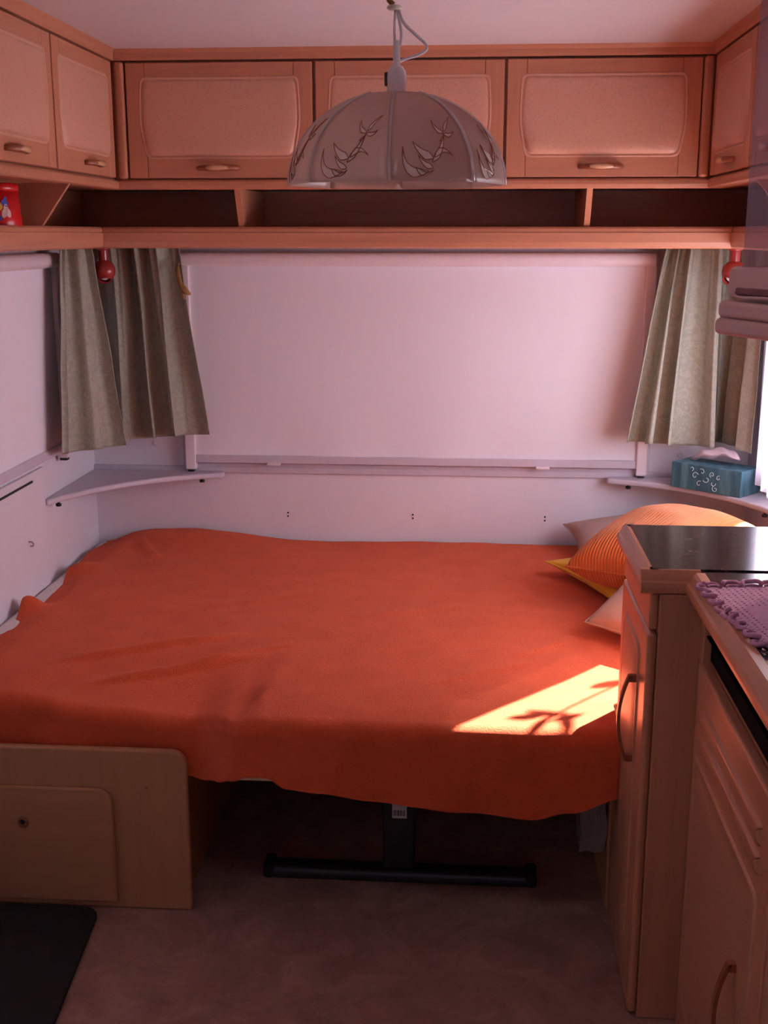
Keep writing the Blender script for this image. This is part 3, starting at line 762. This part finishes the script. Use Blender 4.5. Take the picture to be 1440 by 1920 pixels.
# table pedestal folded flat under the bed, with a small printed label
t = thing('table_pedestal', 'black T-shaped table foot lying on the floor under the bed', 'table leg', (-0.147, 2.48, 0))
def bar(y0, y1, x0, x1, z1):
    mb = MB(); N = 8; prof = []
    for k in range(N+1):
        a = pi*k/N; prof.append(((y0+y1)/2-(y1-y0)/2*cos(a), 0.012+(z1-0.012)*sin(a)**0.6))
    prof = [(y0, 0.0)]+prof+[(y1, 0.0)]
    m = len(prof)
    return mb.add([(x0, y, z) for y, z in prof]+[(x1, y, z) for y, z in prof], [tuple(range(m)), tuple(range(m, 2*m))[::-1]]+[(i, m+i, m+(i+1) % m, (i+1) % m) for i in range(m)])
obj('foot_bar', bar(2.445, 2.500, -0.445, 0.152, 0.032), 'metal_dark', t, bevel=0.004)
for x in (-0.455, 0.162):
    obj('end_cap', MB().box(x-0.013, x+0.013, 2.441, 2.504, 0.0, 0.036), 'rubber', t, bevel=0.009, segs=3)
colm = obj('column', B(-0.185, -0.110, 2.455, 2.490, 0.030, 0.3455), 'metal_dark', t, bevel=0.006)
lb = obj('label', B(-0.163, -0.129, 2.4535, 2.4555, 0.162, 0.202), 'label_white', colm)
xx = -0.160
for k, w in enumerate((1, 2, 1, 1, 3, 1, 2, 1, 1, 2)):
    obj('print_bar', B(xx, xx+0.0009*w, 2.4528, 2.4537, 0.168, 0.182), 'black', lb); xx += 0.0009*w+0.0014
t = thing('wrapped_bundle', 'clear plastic wrapped bundle pushed under the bed beside the cupboard', 'bundle', (0.29, 2.41, 0.12))
def crumple(x0, x1, y0, y1, z0, z1, seed, amp=0.006):
    mb = MB().box(x0, x1, y0, y1, z0, z1)
    bm = bmesh.new(); me = bpy.data.meshes.new('tmp'); me.from_pydata(mb.v, [], mb.f); bm.from_mesh(me)
    bmesh.ops.subdivide_edges(bm, edges=bm.edges, cuts=7, use_grid_fill=True)
    out = MB()
    for q in bm.verts:
        n = noise.noise_vector(q.co*38+Vector((seed, 0, 0)))*amp; q.co += n
    bm.verts.index_update(); out.v = [q.co.copy() for q in bm.verts]; out.f = [tuple(w.index for w in f.verts) for f in bm.faces]
    bm.free(); bpy.data.meshes.remove(me)
    return out
obj('plastic_film', crumple(0.262, 0.318, 2.385, 2.47, 0.132, 0.343, 3), 'film', t)
obj('contents', crumple(0.276, 0.312, 2.400, 2.46, 0.142, 0.300, 8, 0.003), 'pinkdark', t)

# ------------------------------------------------------------------ cushions
def cushion(name, label, mat, c, size, rot, pin=0.12, seed=0):
    thick = size[2]
    M = Matrix.Translation(c) @ rot
    def surf(sg):
        def fn(u, v):
            a, b = 2*u-1, 2*v-1
            px, py = a*(1-pin*(1-abs(a))*0+0) , b
            # sides pulled in between the corners
            px = a*(1-pin*(1-b*b)*abs(a)**2); py = b*(1-pin*(1-a*a)*abs(b)**2)
            e = max(0, (1-a*a))*max(0, (1-b*b))
            h = thick/2*(e**0.42)
            h *= 1+0.10*noise.noise(Vector((a*2+seed, b*2, sg)))
            return (px*size[0]/2, py*size[1]/2, sg*h)
        return fn
    N = 44
    mb = MB().grid(surf(1), N, N); mb.grid(surf(-1), N, N)
    uvs = {}
    mb.xf(M)
    Mi = M.inverted()
    lo = Vector([min(q[i] for q in mb.v) for i in range(3)]); hi = Vector([max(q[i] for q in mb.v) for i in range(3)])
    org = Vector(((lo.x+hi.x)/2, (lo.y+hi.y)/2, lo.z))
    def uv(co):
        q = Mi @ (co+org); return (q.x/size[0]+0.5, q.y/size[1]+0.5)
    t = thing(name, label, 'cushion', (c[0], c[1], lo.z))
    obj('cover', mb, mat, t, smooth=True, uv=uv)
    edge = []
    for k in range(120):
        s = k/30; i = int(s); f = s-i
        a, b = [(-1+2*f, -1), (1, -1+2*f), (1-2*f, 1), (-1, 1-2*f)][i]
        px = a*(1-pin*(1-b*b)*abs(a)**2); py = b*(1-pin*(1-a*a)*abs(b)**2)
        edge.append(M @ Vector((px*size[0]/2, py*size[1]/2, 0)))
    edge.append(edge[0])
    obj('seam', MB().tube(edge, 0.0028, 6), mat, t, smooth=True, uv=uv)
    return t
def E(x, y, z): 
    from mathutils import Euler
    return Euler((radians(x), radians(y), radians(z))).to_matrix().to_4x4()
RX, RY, RZ = (lambda d: Matrix.Rotation(radians(d), 4, 'X')), (lambda d: Matrix.Rotation(radians(d), 4, 'Y')), (lambda d: Matrix.Rotation(radians(d), 4, 'Z'))
cushion('cushion', 'taupe cushion at the back wall behind the orange cushion', 'cush_taupe', (0.545, 3.545, 0.560), (0.46, 0.26, 0.11), E(14, -5, 3), seed=1)
cushion('cushion', 'yellow cushion lying flat under the orange cushion', 'cush_yellow', (0.505, 3.235, 0.533), (0.42, 0.42, 0.075), E(0, 0, 22), seed=2)
cushion('cushion', 'bright orange ribbed cushion leaning on top of the pile', 'cord_orange', (0.535, 3.100, 0.643), (0.385, 0.385, 0.215), RY(-11) @ RX(6) @ RZ(45), pin=0.07, seed=3)
cushion('cushion', 'beige brown cushion leaning against the kitchen cupboard', 'cush_brown', (0.570, 2.790, 0.605), (0.40, 0.40, 0.12), RY(-14) @ RX(22) @ RZ(45), pin=0.07, seed=4)

# ------------------------------------------------------------------ tissue box on the right corner shelf
TB = Matrix.Translation((0.745, 3.520, 0.724)) @ Matrix.Rotation(radians(-42), 4, 'Z')
t = thing('tissue_box', 'teal patterned tissue box with a tissue pulled up, on the corner shelf', 'tissue box', (0.745, 3.520, 0.724))
bx_ = MB().box(-0.118, 0.118, -0.055, 0.055, 0, 0.078)
obj('box', bx_.xf(TB), 'box_print', t, bevel=0.002)
def tiss(sg):
    def fn(u, v):
        a, b = 2*u-1, 2*v-1
        e = max(0, 1-a*a)**0.6
        x = a*0.088; y = b*0.030*e+0.006*sin(a*5)
        z = 0.084 + 0.034*e*(0.75+sg*0.45*(1-b*b)) + 0.014*a + 0.003*sin(a*9+b*3)
        return TB @ Vector((x-0.01, y+0.010, z))
    return fn
obj('tissue', MB().grid(tiss(1), 36, 12).grid(tiss(-1), 36, 12), 'tissue', t, smooth=True)
def swirl(cx, cz, r0, turns, a0, hand=1, tail=0.02):
    pts = []
    for k in range(22):
        s = k/21; a = a0+hand*turns*2*pi*s; r = r0*(1-0.78*s)
        pts.append(TB @ Vector((cx+r*cos(a), -0.0556, cz+r*sin(a))))
    return pts
mb = MB()
for cx, cz, r0, tn, a0, hd in ((-0.035, 0.045, 0.012, 0.9, 0.4, 1), (-0.012, 0.060, 0.010, 0.8, 2.4, -1), (-0.020, 0.022, 0.010, 0.8, 1.0, 1), (0.004, 0.040, 0.012, 0.7, 3.6, 1),
                               (0.022, 0.056, 0.009, 1.1, 4.2, -1), (0.026, 0.030, 0.010, 0.7, 0.2, -1), (0.034, 0.014, 0.010, 1.1, 2.0, 1), (0.044, 0.048, 0.008, 0.9, 1.2, 1), (-0.048, 0.066, 0.008, 0.7, 5.0, 1)):
    mb.tube(swirl(cx, cz, r0, tn, a0, hd), 0.0009, 5)
obj('printed_swirls', mb, 'line_white', t)

# ------------------------------------------------------------------ pendant lamp
LX, LY = -0.147, 2.300; ZR, ZT = 1.5685, 1.730; RS = 0.205
t = thing('pendant_lamp', 'pendant lamp with frosted eight-panel glass dome hanging over the bed', 'lamp', (LX, LY, ZR))
def shade_prof(s):   # s 0 top .. 1 rim
    a0_ = math.asin(0.30); a = lerp(a0_, pi/2, s)
    r = RS*sin(a); z = ZR + (ZT-ZR)*cos(a)/cos(a0_)
    return r, z
PH0 = -pi/2
def shade_pt(ang, s, off=0.0):
    """eight faceted panels between ribs"""
    k = (ang-PH0)/(pi/4); kf = k-math.floor(k)
    r, z = shade_prof(s)
    d = (kf-0.5)*pi/4
    rr = r*(cos(pi/8)/cos(d)*0.55+0.45) + off*0.9
    return Vector((LX+rr*cos(ang), LY+rr*sin(ang), z+off*0.4))
shade = None
for k in range(8):
    a0, a1 = PH0+k*pi/4+0.004, PH0+(k+1)*pi/4-0.004
    pn = obj('glass_panel', MB().grid(lambda u, v: shade_pt(lerp(a0, a1, u), v), 10, 18), 'shade_glass', t, smooth=True, solid=0.003)
    ac = PH0+k*pi/4
    rb = obj('rib', MB().tube([shade_pt(ac, s/16, 0.002) for s in range(17)], 0.0034, 6), 'shade_clear', t, smooth=True)
    # etched leaf spray on each panel: pale fills with brown edges
    flip = 1
    def pp(x, y, off=0.0035):      # x -1..1 across panel, y 0 rim .. 1 top
        return shade_pt(lerp(a0, a1, 0.5+0.5*x*flip), 1-y*0.40, off)
    def leaf(p, q, w, bend):
        """crescent from p to q"""
        p, q = Vector(p), Vector(q); d = q-p; nrm = Vector((-d.y, d.x)).normalized(); L = []; Rr = []
        for i in range(9):
            s = i/8; mid = p+d*s+nrm*bend*4*s*(1-s); ww = w*(1-s)**0.9*min(1, s*4+0.08)
            L.append(mid+nrm*ww); Rr.append(mid-nrm*ww)
        return L, Rr
    LV = [((-0.10, 0.16), (-0.70, 0.66), 0.150, 0.26), ((0.02, 0.44), (-0.46, 0.78), 0.125, 0.06), ((0.00, 0.36), (0.40, 0.98), 0.085, -0.05),
          ((0.06, 0.46), (0.52, 0.50), 0.085, 0.13), ((0.40, 0.98), (0.16, 1.30), 0.075, 0.07), ((0.42, 1.02), (0.80, 1.42), 0.055, 0.03),
          ((0.40, 0.96), (0.70, 1.04), 0.065, -0.05), ((0.00, 0.24), (-0.34, 0.50), 0.080, 0.05), ((0.38, 0.90), (0.24, 0.80), 0.03, 0.0), ((-0.40, 0.24), (0.02, 0.20), 0.07, -0.10)]
    fm, em = MB(), MB()
    for p_, q_, w_, b_ in LV:
        L, Rr = leaf(p_, q_, w_, b_)
        vs = [pp(*x) for x in L]+[pp(*x) for x in Rr]; n = len(L)
        fm.add(vs, [(i, i+1, n+i+1, n+i) for i in range(n-1)])
        em.tube([pp(x.x, x.y, 0.0042) for x in L]+[pp(x.x, x.y, 0.0042) for x in Rr[::-1]], 0.0008, 4)
    obj('etched_leaves', fm, 'etch', pn)
    obj('leaf_outline', em, 'handle_wood', pn)
obj('top_cap', MB().lathe([(0.0, 0.004), (0.061, 0.002), (0.063, -0.004), (0.0, -0.006)], (LX, LY, ZT), 40), 'shade_clear', t, smooth=True)
so = obj('socket', MB().lathe([(0.0, 0.008), (0.0135, 0.008), (0.0175, 0.012), (0.0185, 0.040), (0.0170, 0.050), (0.0110, 0.0585), (0.0072, 0.060), (0.0062, 0.102), (0.0045, 0.104), (0.0, 0.104)], (LX, LY, ZT-0.006), 28), 'plastic_lamp', t, smooth=True)
obj('socket_collar', MB().lathe([(0, 0.0), (0.0185, 0.0), (0.0185, 0.005), (0.0135, 0.006), (0.0135, 0.012)], (LX, LY, ZT+0.002), 28), 'plastic_lamp', t, smooth=True)
obj('switch', MB().box(LX-0.0225, LX-0.016, LY-0.007, LY+0.007, ZT+0.018, ZT+0.042), 'black', so, bevel=0.002)
ZH = 1.884
obj('cable', MB().tube([(LX-0.003, LY, ZT+0.095), (LX-0.004, LY, 1.84), (LX-0.004, LY, 1.86), (LX-0.002, LY, ZH+0.004)], 0.0024, 8), 'plastic_lamp', t, smooth=True)
def spl(pts, n=10):
    out = []; P = [Vector(q) for q in pts]
    for i in range(len(P)-1):
        p0, p1, p2, p3 = P[max(i-1, 0)], P[i], P[i+1], P[min(i+2, len(P)-1)]
        for k in range(n):
            s = k/n; out.append(0.5*((2*p1)+(p2-p0)*s+(2*p0-5*p1+4*p2-p3)*s*s+(3*p1-p0-3*p2+p3)*s**3))
    return out+[P[-1]]
obj('cable', MB().tube(spl([(LX, LY, ZH+0.004), (LX+0.005, LY, 1.862), (LX+0.009, LY, 1.840), (LX+0.007, LY, 1.822), (LX+0.001, LY, 1.812)]), 0.0028, 8), 'plastic_lamp', t, smooth=True)
obj('cable', MB().tube(spl([(LX+0.003, LY, ZH+0.004), (LX+0.012, LY, 1.860), (LX+0.034, LY+0.01, 1.840), (LX+0.053, LY+0.015, 1.823), (LX+0.054, LY+0.015, 1.813), (LX+0.040, LY+0.012, 1.804), (LX+0.018, LY+0.006, 1.797), (LX+0.002, LY, 1.790)]), 0.0030, 8), 'plastic_lamp', t, smooth=True)
hk = obj('ceiling_hook', MB().tube([(LX-0.020, LY, ZC), (LX-0.020, LY, 1.91), (LX-0.014, LY, 1.897), (LX-0.006, LY, 1.890)], 0.005, 10), 'gold', t, smooth=True)
obj('hook_disc', MB().lathe([(0, 0), (0.011, 0.0005), (0.015, 0.004), (0.013, 0.008), (0, 0.010)], (LX-0.004, LY, 1.880), 24), 'cream', t, smooth=True)
obj('ceiling_rose', MB().lathe([(0.0, -0.016), (0.022, -0.014), (0.03, -0.004), (0.03, 0.001)], (LX-0.020, LY, ZC), 28), 'cream', t, smooth=True)

# ------------------------------------------------------------------ kitchen: worktop and units
t = thing('kitchen_worktop', 'dark glossy stone-look worktop with wooden edging beside the bed', 'worktop', (0.6, 1.6, 0.86))
KY0, KY1, KY2 = 0.2, 2.012, 2.352
obj('far_slab', B(0.330, XR-0.003, KY1+0.004, KY2-0.014, 0.868, 0.9008), 'laminate', t)
obj('near_slab', B(0.412, XR-0.003, KY0, KY1+0.0115, 0.868, 0.898), 'laminate', t)
def edging(x0, y0, x1, y1, side):
    """rounded wooden nosing; side = outward direction"""
    P0, P1 = Vector((x0, y0, 0)), Vector((x1, y1, 0)); N = Vector((side[0], side[1], 0))
    prof = [(-0.014, 0.858), (0.010, 0.858), (0.016, 0.862), (0.018, 0.872), (0.017, 0.880), (0.012, 0.8835), (0.006, 0.895), (0.001, 0.9005), (-0.014, 0.9005)]
    m = len(prof); mb = MB()
    vs = [tuple(P0+N*d)[:2]+(z,) for d, z in prof]+[tuple(P1+N*d)[:2]+(z,) for d, z in prof]
    return mb.add(vs, [tuple(range(m)), tuple(range(m, 2*m))[::-1]]+[(i, m+i, m+(i+1) % m, (i+1) % m) for i in range(m)])
obj('edging', edging(0.325, KY1-0.001, 0.325, KY2, (-1, 0)), 'wood_y', t)
obj('edging', edging(0.3075, KY1, 0.412, KY1, (0, -1)), 'wood_x', t)
obj('edging', edging(0.402, KY1-0.018, 0.402, KY0, (-1, 0)), 'wood_y', t)
obj('edging', edging(0.325, KY2-0.012, XR-0.004, KY2-0.012, (0, 1)), 'wood_x', t)

# tall cupboard at the end of the run
KX = 0.338
class FK:   # kitchen face looking to -x : a = y, n = distance to the left of plane x0
    def __init__(s, x0): s.x0 = x0; s.k = 'k'
    def __call__(s, a, n, z): return (s.x0-n, a, z)
F1 = FK(KX)
t = thing('kitchen_cupboard', 'narrow wooden kitchen cupboard at the foot of the bed with tall door and bow handle', 'cupboard', (0.6, 2.18, 0))
obj('carcass', B(KX+0.004, XR-0.002, 1.998, 2.352, 0.0, 0.858), 'wood_z', t, bevel=0.003)
obj('apron', B(KX-0.012, KX+0.004, 2.008, 2.350, 0.788, 0.857), 'wood_y', t, bevel=0.005)
d = obj('door', B(KX-0.014, KX+0.004, 2.000, 2.350, 0.008, 0.784), 'wood_z', t, bevel=0.008, segs=3)
lo, c, h = outline(2.075, 2.300, 0.06, 0.735, 0.0, 0.0, 0.03, 0.03)
obj('panel', field(F1, 0.0135, lo, c, h, [(0, 0), (0.004, 0.004), (0.009, 0.004), (0.014, 0.0005), (0.022, 0.003), (0.034, 0.006), (0.05, 0.007)]), 'burl_dark', d, smooth=True)
def strap_handle(x0, y, z0, z1, parent):
    """flat bow handle: short square feet and a bowed strap"""
    mb = MB(); N = 16
    for k in range(N+1):
        tt = -1+2*k/N; z = lerp(z0, z1, k/N); n = 0.012+0.018*(1-tt*tt)
        for dy, dn in ((-0.006, 0), (0.006, 0), (0.006, 0.006), (-0.006, 0.006)): mb.v.append(Vector((x0-n-dn, y+dy, z)))
    for k in range(N):
        for q in range(4): mb.f.append((k*4+q, k*4+(q+1) % 4, k*4+4+(q+1) % 4, k*4+4+q))
    mb.f.append((0, 1, 2, 3)); mb.f.append(tuple(N*4+q for q in range(4)))
    mb.box(x0-0.016, x0+0.001, y-0.006, y+0.006, z0-0.001, z0+0.012); mb.box(x0-0.016, x0+0.001, y-0.006, y+0.006, z1-0.012, z1+0.001)
    return obj('handle', mb, 'handle_wood', parent)
strap_handle(KX-0.014, 2.085, 0.500, 0.672, d)

# next unit with fluted door
K2 = 0.428; F2 = FK(K2)
t = thing('kitchen_unit', 'wooden kitchen base unit with grooved door and dark gap under the worktop', 'cupboard', (0.62, 1.3, 0))
obj('carcass', B(K2+0.002, XR-0.002, KY0, 1.996, 0.0, 0.748), 'wood_z', t)
obj('vent_recess', B(K2+0.003, XR-0.002, KY0, 1.996, 0.748, 0.857), 'dark_gap', t)
obj('vent_slat', B(K2-0.006, K2+0.003, KY0, 1.972, 0.790, 0.793), 'dark_gap', t)
obj('corner_stile', B(K2-0.012, K2+0.034, 1.972, 1.996, 0.0, 0.857), 'wood_z', t, bevel=0.003)
def kdoor(y0, y1):
    d = obj('door', B(K2-0.018, K2+0.002, y0, y1, 0.04, 0.745), 'wood_y', t, bevel=0.006, segs=3)
    n0 = 0.0178
    for (za, zb) in ((0.655, 0.690), (0.610, 0.645)):
        lo, c, h = outline(y0+0.055, y1-0.030, za, zb, 0, 0, 0.006, 0.006)
        obj('flute', field(F2, n0, lo, c, h, [(0, 0), (0.003, 0.0045), (0.006, 0.006), (0.012, 0.006)]), 'wood_y', d, smooth=True)
    lo, c, h = outline(y0+0.050, y1-0.025, 0.09, 0.585, 0, 0, 0.02, 0.02)
    obj('panel', field(F2, n0, lo, c, h, [(0, 0), (0.003, 0.004), (0.007, 0.004), (0.011, 0.0005), (0.03, 0.004), (0.05, 0.006)]), 'burl_dark', d, smooth=True)
    strap_handle(K2-0.018, y0+0.115, 0.262, 0.435, d)
kdoor(1.430, 1.968); kdoor(0.880, 1.422); kdoor(0.330, 0.872)

# crocheted doily on the worktop
DM = Matrix.Translation((0.560, 1.775, 0.9)) @ Matrix.Rotation(radians(7), 4, 'Z')
t = thing('doily', 'mauve crocheted doily with scalloped edge lying on the worktop', 'doily', (0.560, 1.775, 0.898))
NN = 84; HS = 0.146; st = 2*HS/NN
mb = MB(); w = NN+1
for j in range(NN+1):
    for i in range(NN+1):
        x, y = -HS+i*st, -HS+j*st
        mb.v.append(Vector((x, y, 0.0012+0.0006*sin(i*1.57)*sin(j*1.57))))
for j in range(NN):
    for i in range(NN):
        mid = abs(i-NN/2) < 14 and abs(j-NN/2) < 14
        plainband = (30 <= i <= 54 and 8 <= j <= 20) or (8 <= i <= 20 and 30 <= j <= 54) or (64 <= i <= 76 and 30 <= j <= 54) or (30 <= i <= 54 and 64 <= j <= 76)
        if (i % 3 == 1 and j % 3 == 1) and not mid and not plainband: continue
        mb.f.append((j*w+i, j*w+i+1, (j+1)*w+i+1, (j+1)*w+i))
obj('net', mb.xf(DM), 'crochet', t, solid=0.0022)
mb = MB(); ns = 9
for side in range(4):
    Rm = Matrix.Rotation(side*pi/2, 4, 'Z')
    for k in range(ns):
        cx = -HS+(k+0.5)*2*HS/ns; r = HS/ns
        pts = [DM @ Rm @ Vector((cx+r*1.02*cos(a), -HS-0.016*sin(a)*1.1, 0.004+0.004*sin(a+k)+0.0015*sin(a*3+k))) for a in [pi*q/10 for q in range(11)]]
        mb.tube(pts, 0.0038, 6)
        pts = [DM @ Rm @ Vector((cx+r*0.62*cos(a), -HS-0.006*sin(a)*1.1, 0.003)) for a in [pi*q/8 for q in range(9)]]
        mb.tube(pts, 0.0024, 6)
obj('scalloped_edge', mb, 'crochet', t, smooth=True)

# clear acrylic sheet hanging over the worktop, and the pink rack below it
AY = 1.75
t = thing('acrylic_screen', 'clear acrylic sheet hanging from the ceiling over the worktop', 'screen', (0.63, AY, 1.43))
obj('sheet', B(0.390, XR-0.002, AY-0.002, AY+0.002, 1.432, ZC), 'acrylic', t)
obj('clip', B(0.50, 0.54, AY-0.008, AY+0.008, ZC-0.02, ZC), 'plastic_white', t, bevel=0.002)
obj('clip', B(0.74, 0.78, AY-0.008, AY+0.008, ZC-0.02, ZC), 'plastic_white', t, bevel=0.002)
t = thing('wall_rack', 'pink plastic rack with two rounded trays beside the bright window', 'rack', (0.63, AY, 1.33))
def rounded_box(x0, x1, y0, y1, z0, z1): return MB().box(x0, x1, y0, y1, z0, z1)
RM = Matrix.Translation((0.374, AY+0.055, 0)) @ Matrix.Rotation(radians(20), 4, 'Z')
def rb(x0, x1, y0, y1, z0, z1): return MB().box(x0, x1, y0, y1, z0, z1).xf(RM)
up = obj('upper_tray', rb(0.006, 0.24, -0.30, 0, 1.386, 1.432), 'pinkplastic', t, bevel=0.010, segs=4)
obj('slot', rb(0.002, 0.010, -0.28, -0.030, 1.391, 1.402), 'pinkdark', up, bevel=0.003)
obj('slot_lip', MB().tube([RM @ q for q in spl([(0.004, -0.028, 1.394), (0.001, -0.045, 1.388), (0.001, -0.12, 1.390), (0.001, -0.28, 1.389)])], 0.0025, 6), 'pinkplastic', up, smooth=True)
lw = obj('lower_tray', rb(-0.012, 0.24, -0.31, 0, 1.332, 1.357), 'pinkplastic', t, bevel=0.009, segs=4)
obj('tray_lid', rb(-0.008, 0.24, -0.305, 0, 1.3565, 1.382), 'pinkplastic', lw, bevel=0.009, segs=4)
obj('back_plate', B(XR-0.014, XR, AY-0.02, AY+0.12, 1.32, 1.44), 'pinkplastic', t, bevel=0.004)
obj('arm', B(0.56, XR-0.013, AY+0.030, AY+0.080, 1.345, 1.420), 'pinkplastic', t, bevel=0.004)

# black rubber mat at the door
MP = [(XL+0.01, 1.45), (-0.75, 1.45), (-0.735, 1.47), (-0.802, 2.215), (-0.804, 2.245), (-0.812, 2.266), (-0.826, 2.279), (-0.848, 2.284), (XL+0.01, 2.283)]
tag(obj('floor_mat', MB().prism(MP, 0.0, 0.010), 'rubber', bevel=0.004), 'black rubber floor mat in front of the bench end panel', 'mat')

# unseen twig outside the window, added to cast the leaf shadow on the bed
t = thing('shadow_twig', 'unseen leafy twig added outside the bright window for its shadow on the bed', 'plant', (1.10, 3.3, 0.0))
plain('leaf', (0.06, 0.14, 0.03), 0.5, var=0.3); plain('bark', (0.10, 0.06, 0.04), 0.8, var=0.3)
obj('stem', MB().tube(spl([(1.16, 3.42, 0.0), (1.13, 3.38, 0.6), (1.08, 3.33, 1.05), (1.03, 3.27, 1.28), (1.03, 3.235, 1.33)]), [0.010]*20+[0.004]*21, 6), 'bark', t, smooth=True)
for (x, y, z, az, el, L) in ((1.03, 3.327, 1.352, 10, 10, 0.075), (1.03, 3.300, 1.310, 150, -12, 0.085), (1.03, 3.258, 1.325, 80, 40, 0.060), (1.03, 3.205, 1.270, -60, -25, 0.085), (1.04, 3.24, 1.278, 200, -20, 0.06), (1.06, 3.34, 1.20, 30, 10, 0.08), (1.09, 3.36, 1.08, 190, 20, 0.08)):
    M = Matrix.Translation((x, y, z)) @ RZ(az) @ RY(el)
    obj('leaf', MB().grid(lambda u, v: M @ Vector(((u-0.5)*L, (v-0.5)*0.42*L*(4*u*(1-u))**0.8, 0.05*L*abs(v-0.5)*4*u*(1-u))), 8, 4), 'leaf', t, smooth=True)
